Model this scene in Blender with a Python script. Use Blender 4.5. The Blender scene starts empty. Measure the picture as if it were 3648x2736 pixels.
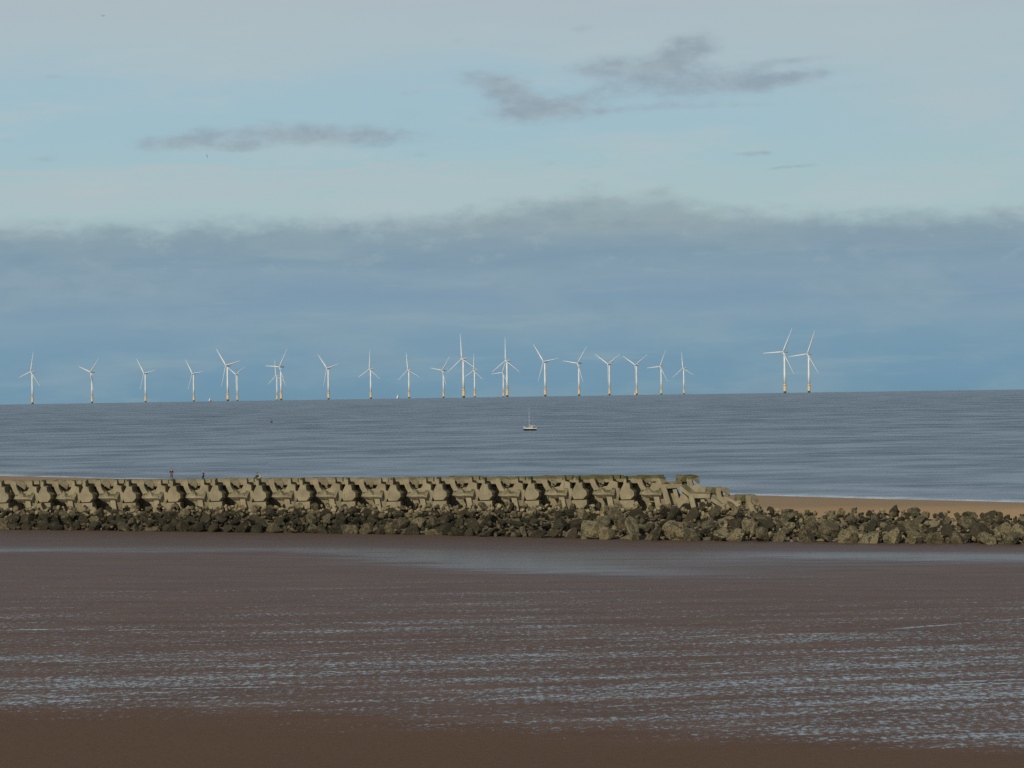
import bpy, bmesh, math, random
from mathutils import Vector, Matrix, Euler, noise as mnoise

random.seed(11)
S = bpy.context.scene
COL = S.collection
PI = math.pi
R = math.radians

# ------------------------------------------------------------------ camera --
F = 11200.0                     # focal length of the photograph in its own pixels
CAM_H = 18.0
ROLL = math.atan(54 / 3648)
EARTH = 1.947e6                 # curvature of the sea surface
cd = bpy.data.cameras.new('camera')
cam = bpy.data.objects.new('camera', cd)
COL.objects.link(cam)
S.camera = cam
cd.sensor_width = 36
cd.lens = 36 * F / 3648
cd.clip_start = 1.0
cd.clip_end = 60000
PITCH = -2.5 / F
c_r = Vector((math.cos(ROLL), 0, -math.sin(ROLL)))
c_f = Vector((0, math.cos(PITCH), math.sin(PITCH)))
c_u = c_r.cross(c_f).normalized()
c_f = c_u.cross(c_r).normalized()
M = Matrix((c_r, c_u, -c_f)).transposed().to_4x4()
M.translation = (0, 0, CAM_H)
cam.matrix_world = M


def ray(x, y):
    """direction with unit Y depth through a photograph pixel"""
    d = c_r * ((x - 1824) / F) + c_u * ((1368 - y) / F) + c_f
    return d / d.y


def at(x, y, Y):
    return Vector((0, 0, CAM_H)) + ray(x, y) * Y


def sea_z(X, Y):
    return -(X * X + Y * Y) / (2 * EARTH)


# --------------------------------------------------------------- materials --
def lin(c):
    return tuple((v / 255 / 12.92) if v / 255 <= .04045 else ((v / 255 + .055) / 1.055) ** 2.4 for v in c)


class G:
    """small helper that writes node graphs"""

    def __init__(self, tree):
        self.t = tree
        tree.nodes.clear()

    def n(self, kind, **kw):
        nd = self.t.nodes.new(kind)
        for k, v in kw.items():
            setattr(nd, k, v)
        return nd

    def put(self, sock, v):
        if v is None:
            return
        if hasattr(v, 'is_output'):
            self.t.links.new(v, sock)
        else:
            if hasattr(sock.default_value, '__len__') and len(sock.default_value) == 4 and len(v) == 3:
                v = (*v, 1)
            sock.default_value = v

    def m(self, op, a, b=None, c=None, clamp=False):
        nd = self.n('ShaderNodeMath', operation=op, use_clamp=clamp)
        for s, v in zip(nd.inputs, (a, b, c)):
            self.put(s, v)
        return nd.outputs[0]

    def vm(self, op, a, b=None, c=None):
        nd = self.n('ShaderNodeVectorMath', operation=op)
        for s, v in zip(nd.inputs, (a, b, c)):
            self.put(s, v)
        return nd.outputs['Value'] if op in ('DOT_PRODUCT', 'LENGTH') else nd.outputs['Vector']

    def sm(self, v, lo, hi, a=0.0, b=1.0):
        nd = self.n('ShaderNodeMapRange', interpolation_type='SMOOTHSTEP', clamp=True)
        for k, q in (('Value', v), ('From Min', lo), ('From Max', hi), ('To Min', a), ('To Max', b)):
            self.put(nd.inputs[k], q)
        return nd.outputs['Result']

    def noise(self, vec, scale, detail=4, rough=.55, dist=0):
        nd = self.n('ShaderNodeTexNoise')
        self.put(nd.inputs['Vector'], vec)
        self.put(nd.inputs['Scale'], scale)
        self.put(nd.inputs['Detail'], detail)
        self.put(nd.inputs['Roughness'], rough)
        self.put(nd.inputs['Distortion'], dist)
        return nd.outputs['Fac']

    def mix(self, f, a, b):
        nd = self.n('ShaderNodeMix', data_type='RGBA')
        self.put(nd.inputs[0], f)
        self.put(nd.inputs[6], a)
        self.put(nd.inputs[7], b)
        return nd.outputs[2]

    def ramp(self, v, stops):
        nd = self.n('ShaderNodeValToRGB')
        self.put(nd.inputs[0], v)
        e = nd.color_ramp.elements
        while len(e) < len(stops):
            e.new(.5)
        for el, (p, c) in zip(e, stops):
            el.position = p
            el.color = (*c, 1)
        return nd.outputs[0]

    def sep(self, v):
        nd = self.n('ShaderNodeSeparateXYZ')
        self.put(nd.inputs[0], v)
        return nd.outputs

    def comb(self, x, y, z=0.0):
        nd = self.n('ShaderNodeCombineXYZ')
        for s, v in zip(nd.inputs, (x, y, z)):
            self.put(s, v)
        return nd.outputs[0]

    def bump(self, h, strength, dist):
        nd = self.n('ShaderNodeBump')
        self.put(nd.inputs['Height'], h)
        self.put(nd.inputs['Strength'], strength)
        self.put(nd.inputs['Distance'], dist)
        return nd.outputs[0]

    def out(self, base, rough=.8, normal=None, ior=1.45, spec=None, metal=0.0):
        p = self.n('ShaderNodeBsdfPrincipled')
        self.put(p.inputs['Base Color'], base)
        self.put(p.inputs['Roughness'], rough)
        self.put(p.inputs['IOR'], ior)
        self.put(p.inputs['Metallic'], metal)
        if spec is not None:
            self.put(p.inputs['Specular IOR Level'], spec)
        if normal is not None:
            self.put(p.inputs['Normal'], normal)
        o = self.n('ShaderNodeOutputMaterial')
        self.t.links.new(p.outputs[0], o.inputs[0])


def mat(name):
    m = bpy.data.materials.new(name)
    m.use_nodes = True
    return m, G(m.node_tree)


def plain(name, col, rough=.6, var=.15, scale=3.0):
    m, g = mat(name)
    tc = g.n('ShaderNodeTexCoord').outputs['Object']
    f = g.noise(tc, scale, 4)
    dark = tuple(c * (1 - var) for c in col)
    lite = tuple(min(1, c * (1 + var)) for c in col)
    g.out(g.mix(f, dark, lite), rough)
    return m


def m_concrete():
    m, g = mat('weathered_concrete')
    tc = g.n('ShaderNodeTexCoord').outputs['Object']
    oi = g.n('ShaderNodeObjectInfo')
    off = g.vm('ADD', tc, g.comb(g.m('MULTIPLY', oi.outputs['Random'], 60.0), 3.0, 7.0))
    big = g.noise(off, .8, 5, .6)
    fine = g.noise(off, 6.0, 5, .65)
    sx = g.vm('MULTIPLY', off, (2.5, 2.5, .35))
    streak = g.noise(sx, 1.6, 4, .6)
    c = g.mix(g.sm(big, .3, .7), (.205, .172, .108), (.305, .262, .165))
    c = g.mix(g.sm(fine, .5, .75, 0, .4), c, (.15, .125, .075))
    c = g.mix(g.sm(streak, .56, .72, 0, .5), c, (.12, .11, .065))
    c = g.mix(g.m('MULTIPLY', oi.outputs['Random'], .22), c, (.2, .19, .13))
    gn = g.n('ShaderNodeNewGeometry')
    nz = g.sep(gn.outputs['Normal'])[2]
    px = g.sep(gn.outputs['Position'])
    moss = g.m('MULTIPLY', g.sm(nz, .5, .9), g.sm(g.noise(off, 1.1, 4, .6), .38, .55))
    moss = g.m('MULTIPLY', moss, g.sm(px[2], 6.0, 7.2, .3, 1))
    # weed hangs over the front edge of the cap in ragged patches, more towards the head
    rag = g.noise(g.vm('MULTIPLY', off, (1.3, 1.3, 3.0)), 1.0, 3, .6)
    hang = g.m('MULTIPLY', g.sm(g.m('ADD', g.m('ADD', px[2], g.m('MULTIPLY', g.sm(px[0], -15, 12), .16)), g.m('MULTIPLY', rag, .9)), 8.42, 8.62),
               g.sm(px[0], -20, 10, .35, 1))
    c = g.mix(g.m('MAXIMUM', moss, g.m('MULTIPLY', hang, .8)), c, (.062, .062, .016))
    g.out(c, .93, g.bump(g.noise(off, 14, 5, .7), .5, .03), spec=.25)
    return m


def m_mossy():
    m, g = mat('mossy_concrete')
    tc = g.n('ShaderNodeTexCoord').outputs['Object']
    f = g.noise(tc, 1.6, 5, .65)
    f2 = g.noise(tc, 6, 5, .65)
    c = g.mix(g.sm(f, .42, .58), (.15, .13, .08), (.058, .058, .017))
    c = g.mix(g.sm(f2, .5, .75, 0, .6), c, (.035, .036, .014))
    g.out(c, .95, g.bump(f2, .6, .05), spec=.2)
    return m


def m_rock(name, a, b, weed, amount):
    m, g = mat(name)
    tc = g.n('ShaderNodeTexCoord').outputs['Object']
    oi = g.n('ShaderNodeObjectInfo')
    off = g.vm('ADD', tc, g.comb(g.m('MULTIPLY', oi.outputs['Random'], 90.0), 1.0, 5.0))
    f1 = g.noise(off, 2.3, 6, .68)
    f2 = g.noise(off, 9, 5, .7)
    c = g.mix(g.sm(f1, .32, .68), a, b)
    c = g.mix(g.sm(f2, .5, .8, 0, .6), c, tuple(v * .42 for v in a))
    c = g.mix(g.sm(g.m('ADD', f1, g.m('MULTIPLY', f2, .7)), 1.02 - amount, 1.16 - amount), c, weed)
    c = g.mix(g.m('MULTIPLY', oi.outputs['Random'], .3), c, tuple(v * .55 for v in b))
    g.out(c, .9, g.bump(g.m('ADD', f1, f2), .8, .12), spec=.25)
    return m


def m_stones():
    m, g = mat('small_rubble')
    P = g.n('ShaderNodeNewGeometry')
    isl = P.outputs['Random Per Island']
    f = g.noise(P.outputs['Position'], 2.6, 5, .7)
    big = g.noise(P.outputs['Position'], .16, 3, .5)
    v = g.m('ADD', g.m('MULTIPLY', isl, .55), g.m('ADD', g.m('MULTIPLY', f, .5), g.m('MULTIPLY', g.m('SUBTRACT', big, .5), .5)))
    z = g.sep(P.outputs['Position'])
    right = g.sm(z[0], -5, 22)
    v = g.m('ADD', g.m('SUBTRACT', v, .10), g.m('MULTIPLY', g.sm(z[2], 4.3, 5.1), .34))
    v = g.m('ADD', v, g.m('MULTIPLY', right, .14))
    c = g.ramp(v, [(.30, (.026, .027, .016)), (.52, (.062, .055, .034)), (.68, (.12, .10, .06)), (.88, (.26, .215, .125))])
    g.out(c, .92, g.bump(f, .6, .1), spec=.2)
    return m


def m_sea():
    m, g = mat('sea_water')
    P = g.n('ShaderNodeNewGeometry').outputs['Position']
    xyz = g.sep(P)
    flat = g.comb(xyz[0], xyz[1], 0.0)
    dist = g.vm('LENGTH', flat)
    w1 = g.noise(g.vm('MULTIPLY', flat, (.30, .42, 1)), 1.0, 4, .6)       # chop, 3 m
    w2 = g.noise(g.vm('MULTIPLY', flat, (.05, .085, 1)), 1.0, 3, .55)     # swell, 15 m
    w3 = g.noise(g.vm('MULTIPLY', flat, (.9, 1.5, 1)), 1.0, 3, .6)
    h = g.m('ADD', g.m('ADD', g.m('MULTIPLY', w1, 1.0), g.m('MULTIPLY', w2, 1.6)), g.m('MULTIPLY', w3, .35))
    patch = g.noise(g.vm('MULTIPLY', flat, (.0035, .006, 1)), 1.0, 5, .6)  # wind patches, 200 m
    gust = g.noise(g.vm('MULTIPLY', g.vm('ADD', flat, (300., 70., 0.)), (.016, .020, 1)), 1.0, 5, .62)   # 50 m
    cat = g.noise(g.vm('MULTIPLY', g.vm('ADD', flat, (30., 170., 0.)), (.055, .065, 1)), 1.0, 4, .6)     # cat's paws, 15 m
    slick = g.sm(g.noise(g.vm('MULTIPLY', flat, (.0022, .0042, 1)), 1.0, 3, .5), .66, .74)
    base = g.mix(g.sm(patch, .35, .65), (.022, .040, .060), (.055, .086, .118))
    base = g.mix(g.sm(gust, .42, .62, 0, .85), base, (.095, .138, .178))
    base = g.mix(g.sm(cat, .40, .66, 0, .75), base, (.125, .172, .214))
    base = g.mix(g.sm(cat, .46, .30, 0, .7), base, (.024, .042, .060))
    calm = g.m('ADD', g.m('MULTIPLY', g.sm(gust, .36, .62), .55), g.m('MULTIPLY', g.sm(cat, .34, .64), .45))
    calm = g.m('MAXIMUM', calm, g.m('MULTIPLY', slick, 1.3))
    amp = g.m('MULTIPLY', g.m('MULTIPLY', g.sm(dist, 6000, 1900, .45, 1.0), g.sm(dist, 1500, 430, 1.0, .55)), g.m('SUBTRACT', .62, g.m('MULTIPLY', calm, .19)))
    nrm = g.bump(h, amp, 1.0)
    chop = g.m('MULTIPLY', g.sm(w1, .42, .7), g.sm(w2, .3, .65))
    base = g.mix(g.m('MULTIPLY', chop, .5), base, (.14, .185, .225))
    base = g.mix(g.sm(dist, 2200, 450, 0, .45), base, (.135, .180, .222))  # nearer water lightened in the base colour for its brighter sky reflection
    # broken water along the tide line
    tide = g.m('MULTIPLY', g.m('SUBTRACT', xyz[1], g.m('SUBTRACT', 661.0 - 1.22 * 108, g.m('MULTIPLY', xyz[0], 1.22))), .634)
    tn = g.m('ADD', tide, g.m('MULTIPLY', g.m('SUBTRACT', g.noise(flat, .05, 3, .6), .5), 22.0))
    line = g.m('ADD', g.sm(tn, 15, 5), g.m('MULTIPLY', g.sm(g.m('ABSOLUTE', g.m('SUBTRACT', tn, 34.0)), 14, 1), .4), clamp=True)
    foam = g.m('MULTIPLY', line, g.sm(g.noise(g.vm('MULTIPLY', flat, (.25, .8, 1)), 1.0, 4, .65), .30, .62), clamp=True)
    base = g.mix(foam, base, (.66, .74, .80))
    rough = g.m('ADD', g.m('SUBTRACT', .40, g.m('MULTIPLY', calm, .16)), g.m('MULTIPLY', foam, .45))
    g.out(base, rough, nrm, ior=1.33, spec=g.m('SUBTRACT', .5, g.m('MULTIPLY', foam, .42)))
    return m


def blob_sum(g, x, y, blobs):
    tot = None
    for (cx, cy, sx, sy, rot, amp) in blobs:
        c, s = math.cos(rot), math.sin(rot)
        dx = g.m('SUBTRACT', x, cx)
        dy = g.m('SUBTRACT', y, cy)
        a = g.m('MULTIPLY', g.m('ADD', g.m('MULTIPLY', dx, c), g.m('MULTIPLY', dy, s)), 1 / sx)
        b = g.m('MULTIPLY', g.m('SUBTRACT', g.m('MULTIPLY', dy, c), g.m('MULTIPLY', dx, s)), 1 / sy)
        q = g.m('ADD', g.m('MULTIPLY', a, a), g.m('MULTIPLY', b, b))
        e = g.m('MULTIPLY', g.m('POWER', .3679, q), amp)
        tot = e if tot is None else g.m('ADD', tot, e)
    return tot


def m_sand():
    m, g = mat('tidal_sand')
    P = g.n('ShaderNodeNewGeometry').outputs['Position']
    x, y, z = g.sep(P)
    flat = g.comb(x, y, 0.0)
    slant = g.comb(x, g.m('SUBTRACT', y, g.m('MULTIPLY', x, .16)), 0.0)
    n_big = g.noise(flat, .045, 4, .6)
    n_mid = g.noise(g.vm('MULTIPLY', flat, (.10, .34, 1)), 1.0, 4, .6)
    behind = g.sm(g.m('SUBTRACT', y, g.m('SUBTRACT', 340 - .2222 * 55.4, g.m('MULTIPLY', x, .2222))), -1.5, 1.5)
    # upper limit of the damp ground on the near side
    edge = g.m('SUBTRACT', g.m('SUBTRACT', y, g.m('SUBTRACT', 141.5, g.m('MULTIPLY', x, .52))), g.m('MULTIPLY', g.m('SUBTRACT', n_big, .5), 18.0))
    damp = g.sm(edge, -8.0, 4.5)
    # ripple troughs holding water
    r1 = g.noise(g.vm('MULTIPLY', slant, (3.0, 1.7, 1)), 1.0, 6, .68, .2)
    r2 = g.noise(g.vm('MULTIPLY', slant, (.36, .95, 1)), 1.0, 4, .6, .5)
    r3 = g.noise(g.vm('MULTIPLY', g.vm('ADD', slant, (40., 9., 0.)), (.040, .27, 1)), 1.0, 4, .6, .4)
    dens = g.m('MULTIPLY', g.sm(y, 290, 150, 0.0, 1.0), damp)
    trough = g.m('ADD', g.m('MULTIPLY', r1, .74), g.m('ADD', g.m('MULTIPLY', r2, .22), g.m('MULTIPLY', r3, .36)))
    thr = g.m('SUBTRACT', .752, g.m('MULTIPLY', dens, .118))
    pool = g.m('MULTIPLY', g.sm(g.m('SUBTRACT', trough, thr), -.015, .15), g.sm(dens, .02, .2))
    # long thin runnels winding across the flat
    run = None
    wob = g.m('MULTIPLY', g.m('SUBTRACT', g.noise(flat, .16, 3, .6), .5), 3.2)
    for x0, y0, x1, y1, wd in ((-36, 203, -21, 200.5, .55), (-13.7, 180.5, -3, 185, .5), (-4, 185, 6, 181, .4), (10, 157.5, 29, 162, .55), (22, 195, 38, 208, .6),
                               (-26, 178, -14, 179, .4), (6, 171, 14, 174, .4), (16, 150, 24, 153, .45), (2, 150, 9, 151.5, .35), (-20, 162, -10, 163.5, .35)):
        ln = g.m('ADD', y0, g.m('MULTIPLY', g.m('SUBTRACT', x, x0), (y1 - y0) / (x1 - x0)))
        d = g.m('ABSOLUTE', g.m('ADD', g.m('SUBTRACT', y, ln), wob))
        k = g.m('MULTIPLY', g.sm(d, wd * 1.3, wd * .5), g.m('MULTIPLY', g.sm(x, x0, x0 + 3), g.sm(x, x1, x1 - 3)))
        run = k if run is None else g.m('MAXIMUM', run, k)
    run = g.m('MULTIPLY', run, g.sm(g.m('ADD', g.m('MULTIPLY', r1, .6), g.m('MULTIPLY', r2, .4)), .44, .58, .0, 1.0))
    pool = g.m('MAXIMUM', pool, run)
    # sheets of standing water below the breakwater
    wx = g.m('ADD', x, g.m('MULTIPLY', g.m('SUBTRACT', n_mid, .5), 8.0))
    wy = g.m('ADD', y, g.m('MULTIPLY', g.m('SUBTRACT', n_mid, .5), 14.0))
    sheet = blob_sum(g, wx, wy, [
        (-45, 293, 24, 4.5, 0.02, .8), (-14, 292, 11, 3, -.25, .75), (-4, 276, 19, 6.5, -1.0, 1.3), (7, 261, 12, 6, -.5, .55),
        (10, 280, 20, 13, -.3, .60), (32, 285, 20, 5, -.12, .75), (50, 281, 20, 6, -.1, 1.2), (75, 276, 30, 7, 0, .9)])
    fine_s = g.noise(g.vm('MULTIPLY', slant, (.05, .75, 1)), 1.0, 4, .6)
    sheet = g.m('MULTIPLY', g.m('MULTIPLY', sheet, g.sm(n_mid, .25, .6, .6, 1.0)), g.sm(fine_s, .34, .62, .5, 1.15), clamp=True)
    water = g.m('MULTIPLY', g.m('MAXIMUM', pool, sheet), g.m('SUBTRACT', 1.0, behind), clamp=True)
    # colours of the sand itself
    dry = g.mix(n_big, (.122, .076, .050), (.148, .094, .062))
    wet = g.mix(g.sm(n_mid, .3, .7), (.114, .068, .044), (.152, .093, .060))
    front = g.mix(damp, dry, wet)
    grain = g.noise(flat, 2.2, 5, .7)
    front = g.mix(g.sm(grain, .35, .75, 0, .22), front, (.05, .037, .030))
    foot = g.m('MULTIPLY', g.sm(y, 286, 306), 1.0)
    front = g.mix(g.m('MULTIPLY', foot, .5), front, (.10, .070, .048))
    lit = g.mix(n_big, (.275, .19, .105), (.335, .235, .132))  # dry sand beyond the wall, paler by its own colour
    lit = g.mix(g.sm(z, .75, .25), lit, (.16, .115, .08))
    base = g.mix(behind, front, lit)
    base = g.mix(g.m('MULTIPLY', water, .6), base, (.035, .032, .03))
    rdamp = g.mix(damp, (.85, .85, .85), (.52, .52, .52))
    rough = g.mix(behind, rdamp, (.9, .9, .9))
    rw = g.mix(sheet, (.12, .12, .12), (.26, .26, .26))
    rough = g.mix(water, rough, rw)
    hgt = g.m('ADD', g.m('MULTIPLY', r1, 1.0), g.m('MULTIPLY', grain, .5))
    bs = g.m('MULTIPLY', g.m('SUBTRACT', 1.0, water), .35)
    nrm = g.bump(hgt, bs, .10)
    spec = g.mix(damp, (.06, .06, .06), g.mix(g.sm(y, 185, 272), (.06, .06, .06), (.36, .36, .36)))
    spec = g.mix(water, spec, (.5, .5, .5))
    g.out(base, rough, nrm, ior=1.33, spec=spec)
    return m


MAT = {
    'sea': m_sea(), 'sand': m_sand(), 'concrete': m_concrete(), 'mossy': m_mossy(),
    'stones': m_stones(),
    'pale': m_rock('pale_rock', (.13, .108, .063), (.33, .275, .155), (.040, .042, .023), .23),
    'brown': m_rock('brown_rock', (.115, .095, .057), (.23, .19, .112), (.042, .040, .023), .27),
    'weedy': m_rock('weedy_rock', (.066, .053, .033), (.17, .138, .084), (.026, .024, .014), .34),
    'white': plain('white_turbine_paint', (.72, .72, .68), .45, .04, .1),
    'yellow': plain('yellow_paint', (.66, .49, .26), .6, .08, .3),  # turbine white and yellow paled in the colour in place of air haze
    'steel': plain('weedy_steel', (.06, .065, .06), .8, .3, .5),
    'gelcoat': plain('white_gelcoat', (.78, .76, .68), .3, .05, 2),
    'navy': plain('dark_hull_paint', (.012, .014, .022), .35, .2, 2),
    'glass': plain('dark_glass', (.02, .025, .028), .1, .1, 2),
    'alloy': plain('alloy_spar', (.55, .56, .52), .4, .1, 2),
    'canvas': plain('cream_canvas', (.52, .47, .36), .9, .2, 4),
    'rail': plain('bronzed_rail', (.42, .33, .22), .5, .2, 4),
    'skin': plain('skin', (.52, .30, .22), .6, .08, 8),
    'hair': plain('dark_hair', (.03, .02, .015), .8, .2, 30),
    'fair': plain('fair_hair', (.30, .20, .10), .8, .2, 30),
    'jacket': plain('dark_brown_cloth', (.05, .036, .034), .9, .2, 6),
    'jeans': plain('blue_grey_denim', (.055, .062, .085), .9, .2, 8),
    'blue': plain('royal_blue_cloth', (.02, .025, .24), .9, .15, 6),
    'black': plain('black_cloth', (.022, .022, .025), .9, .2, 6),
    'green': plain('dark_green_cloth', (.035, .05, .038), .9, .2, 6),
    'grey': plain('pale_grey_cloth', (.34, .31, .29), .9, .15, 6),
    'shoe': plain('dark_leather', (.03, .025, .02), .6, .2, 8),
    'feather': plain('dark_feather', (.05, .05, .05), .8, .2, 8),
    'buoy': plain('rusty_buoy', (.055, .04, .032), .7, .3, 3),
    'rust': plain('orange_hull_paint', (.5, .22, .08), .5, .15, .5),
}


# ------------------------------------------------------------ mesh helpers --
class MB:
    def __init__(self):
        self.v, self.f = [], []

    def add(self, vs, fs):
        o = len(self.v)
        self.v += [tuple(p) for p in vs]
        self.f += [tuple(i + o for i in q) for q in fs]
        return self

    def box(self, x0, x1, y0, y1, z0, z1):
        vs = [(x, y, z) for z in (z0, z1) for y in (y0, y1) for x in (x0, x1)]
        return self.add(vs, [(0, 2, 3, 1), (4, 5, 7, 6), (0, 1, 5, 4), (2, 6, 7, 3), (0, 4, 6, 2), (1, 3, 7, 5)])

    def loft(self, rings, cap=True):
        n = len(rings[0])
        vs = [p for r in rings for p in r]
        fs = []
        for k in range(len(rings) - 1):
            for i in range(n):
                j = (i + 1) % n
                fs.append((k * n + i, k * n + j, (k + 1) * n + j, (k + 1) * n + i))
        if cap:
            fs.append(tuple(range(n))[::-1])
            fs.append(tuple(range((len(rings) - 1) * n, len(rings) * n)))
        return self.add(vs, fs)

    def lathe(self, prof, n=16, c=(0, 0, 0)):
        return self.loft([[(c[0] + r * math.cos(2 * PI * i / n), c[1] + r * math.sin(2 * PI * i / n), c[2] + z)
                           for i in range(n)] for r, z in prof])

    def tube(self, a, b, r0, r1=None, n=8):
        a, b = Vector(a), Vector(b)
        r1 = r0 if r1 is None else r1
        d = (b - a).normalized()
        s = d.cross(Vector((0, 0, 1)) if abs(d.z) < .9 else Vector((1, 0, 0))).normalized()
        t = d.cross(s)
        return self.loft([[p + (s * math.cos(2 * PI * i / n) + t * math.sin(2 * PI * i / n)) * r for i in range(n)]
                          for p, r in ((a, r0), (b, r1))])

    def prism(self, poly, y_back, y_front, k=1.0):
        """polygon in x,z standing between two depths; front shrunk by k about its middle"""
        cx = sum(p[0] for p in poly) / len(poly)
        cz = sum(p[1] for p in poly) / len(poly)
        back = [(x, y_back, z) for x, z in poly]
        fr = [(cx + (x - cx) * k, y_front, cz + (z - cz) * k) for x, z in poly]
        mid = [(x, y_back + (y_front - y_back) * .62, z) for x, z in poly]
        return self.loft([back, mid, fr])

    def bar(self, a, b, w, h):
        """rectangular bar from a to b, w across the depth, h in the x,z plane"""
        a, b = Vector(a), Vector(b)
        d = (b - a).normalized()
        s = Vector((0, 1, 0))
        s = (s - d * s.dot(d)).normalized()
        t = d.cross(s)
        return self.loft([[p + s * (i * w / 2) + t * (j * h / 2) for i, j in ((-1, -1), (1, -1), (1, 1), (-1, 1))]
                          for p in (a, b)])

    def hull(self, pts):
        bm = bmesh.new()
        vs = [bm.verts.new(p) for p in pts]
        r = bmesh.ops.convex_hull(bm, input=vs)
        bm.verts.index_update()
        V = [v.co.copy() for v in bm.verts]
        Fc = [tuple(v.index for v in f.verts) for f in bm.faces]
        bm.free()
        return self.add(V, Fc)

    def mesh(self, name, m):
        me = bpy.data.meshes.new(name)
        me.from_pydata(self.v, [], self.f)
        bm = bmesh.new()
        bm.from_mesh(me)
        bmesh.ops.recalc_face_normals(bm, faces=bm.faces)
        bm.to_mesh(me)
        bm.free()
        me.materials.append(MAT[m])
        return me

    def obj(self, name, m, parent=None, smooth=False):
        me = self.mesh(name, m)
        if smooth:
            me.shade_smooth()
        o = bpy.data.objects.new(name, me)
        COL.objects.link(o)
        o.parent = parent
        return o


def tag(o, label=None, cat=None, group=None, kind=None):
    for k, v in (('label', label), ('category', cat), ('group', group), ('kind', kind)):
        if v:
            o[k] = v
    return o


def thing(name, loc, label, cat, group=None, rz=0.0, scale=1.0):
    o = bpy.data.objects.new(name, None)
    COL.objects.link(o)
    o.empty_display_size = .2
    o.location = loc
    o.rotation_euler = (0, 0, rz)
    o.scale = (scale,) * 3
    return tag(o, label, cat, group)


def copy_tree(o, parent=None):
    c = o.copy()
    COL.objects.link(c)
    c.parent = parent
    for ch in list(o.children):
        copy_tree(ch, c)
    return c


ORD = ('zeroth first second third fourth fifth sixth seventh eighth ninth tenth eleventh twelfth thirteenth fourteenth '
       'fifteenth sixteenth seventeenth eighteenth nineteenth twentieth').split()


def nth(i):
    if i < len(ORD):
        return ORD[i]
    tens = {2: 'twenty', 3: 'thirty', 4: 'forty', 5: 'fifty', 6: 'sixty', 7: 'seventy', 8: 'eighty'}
    t, u = divmod(i, 10)
    return (tens[t][:-1] + 'ieth') if u == 0 else tens[t] + '-' + ORD[u]


# ----------------------------------------------------------------- ground ---
SM = lambda v, a, b: (lambda t: t * t * (3 - 2 * t))(min(1, max(0, (v - a) / (b - a))))
WDIR = Vector((.976, -.2169, 0)).normalized()
WANG = math.atan2(WDIR.y, WDIR.x)
WNRM = Vector((WDIR.y, -WDIR.x, 0))           # towards the camera
wall_y = lambda X: 340 - .2222 * (X + 55.4)
shore_y = lambda X: 661 - 1.22 * (X + 108)


def z_front(X, Y):
    k = SM(Y, 130, 310)
    return 2.45 - .0165 * max(-85, min(85, X)) * k + .05 * mnoise.noise((X * .06, Y * .03, 0))


def z_back(X, Y):
    d = .634 * (shore_y(X) - Y)
    z = .056 * d + .14 * mnoise.noise((X * .03, Y * .02, 4)) * SM(abs(d), 2, 30)
    k = .35                                   # levels off softly at the crest of the beach
    z += .45 * math.exp(-((X + 42) / 16) ** 2 - ((Y - 462) / 30) ** 2)
    top = 4.75
    return max(-4, top - k * math.log(1 + math.exp(max(-60, min(60, (top - z) / k)))))


def ground(X, Y):
    s = (Y - wall_y(X)) * .976
    k = SM(s, -2.0, 5.0)
    return z_front(X, Y) * (1 - k) + z_back(X, Y) * k


def build_beach():
    xs = [-300 + 3.0 * i for i in range(201)]
    ys = [-80 + 8 * i for i in range(26)] + [130 + 2.5 * i for i in range(1, 241)]
    vs = [(x, y, ground(x, y)) for y in ys for x in xs]
    nx = len(xs)
    fs = [(j * nx + i, j * nx + i + 1, (j + 1) * nx + i + 1, (j + 1) * nx + i)
          for j in range(len(ys) - 1) for i in range(nx - 1)]
    mb = MB()
    mb.add(vs, fs)
    tag(mb.obj('beach', 'sand', smooth=True), kind='structure')


def build_sea():
    rs = [40]
    while rs[-1] < 14000:
        rs.append(rs[-1] * 1.05)
    n = 160
    vs = [(r * math.cos(2 * PI * i / n), r * math.sin(2 * PI * i / n), -r * r / (2 * EARTH)) for r in rs for i in range(n)]
    fs = [(k * n + i, k * n + (i + 1) % n, (k + 1) * n + (i + 1) % n, (k + 1) * n + i) for k in range(len(rs) - 1) for i in range(n)]
    mb = MB()
    mb.add(vs, fs)
    tag(mb.obj('sea', 'sea', smooth=True), kind='structure')


build_beach()
build_sea()


# ------------------------------------------------- concrete breakwater units --
def on_wall(px):
    """point of the wall line behind photograph column px, and the metres one photo pixel spans along it"""
    k = (px - 1824) / F
    # X = k*Y (near enough), Y = wall_y(X)
    Y = (340 - .2222 * 55.4) / (1 + .2222 * k)
    return Vector((k * Y, Y, 0))


TOP = 8.29
UH = 3.4                                     # height of a unit
POSTS = [50, 199, 350, 503, 661, 811, 967, 1124, 1285, 1447, 1610, 1773, 1938, 2109]
LASTPOST = 2277


def z3(poly):
    return [(x, z + UH) for x, z in poly]


def ring_mesh(c, ro, ri, th, ang):
    """thick eight-sided ring; its axis lies in the ground plane, turned by ang from +x towards the viewer (-y)"""
    ax = Vector((math.cos(ang), -math.sin(ang), 0))
    s = Vector((ax.y, -ax.x, 0))
    up = Vector((0, 0, 1))
    mb = MB()
    n = 8
    P = []
    for (r, o) in ((ro * .9, th / 2), (ro, th / 2 - .12), (ro, -th / 2), (ri, -th / 2), (ri, th / 2)):
        P.append([Vector(c) + ax * o + (s * math.cos(2 * PI * (i + .5) / n) + up * math.sin(2 * PI * (i + .5) / n)) * r for i in range(n)])
    P.append(P[0])
    mb.loft(P, cap=False)
    return mb


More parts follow.
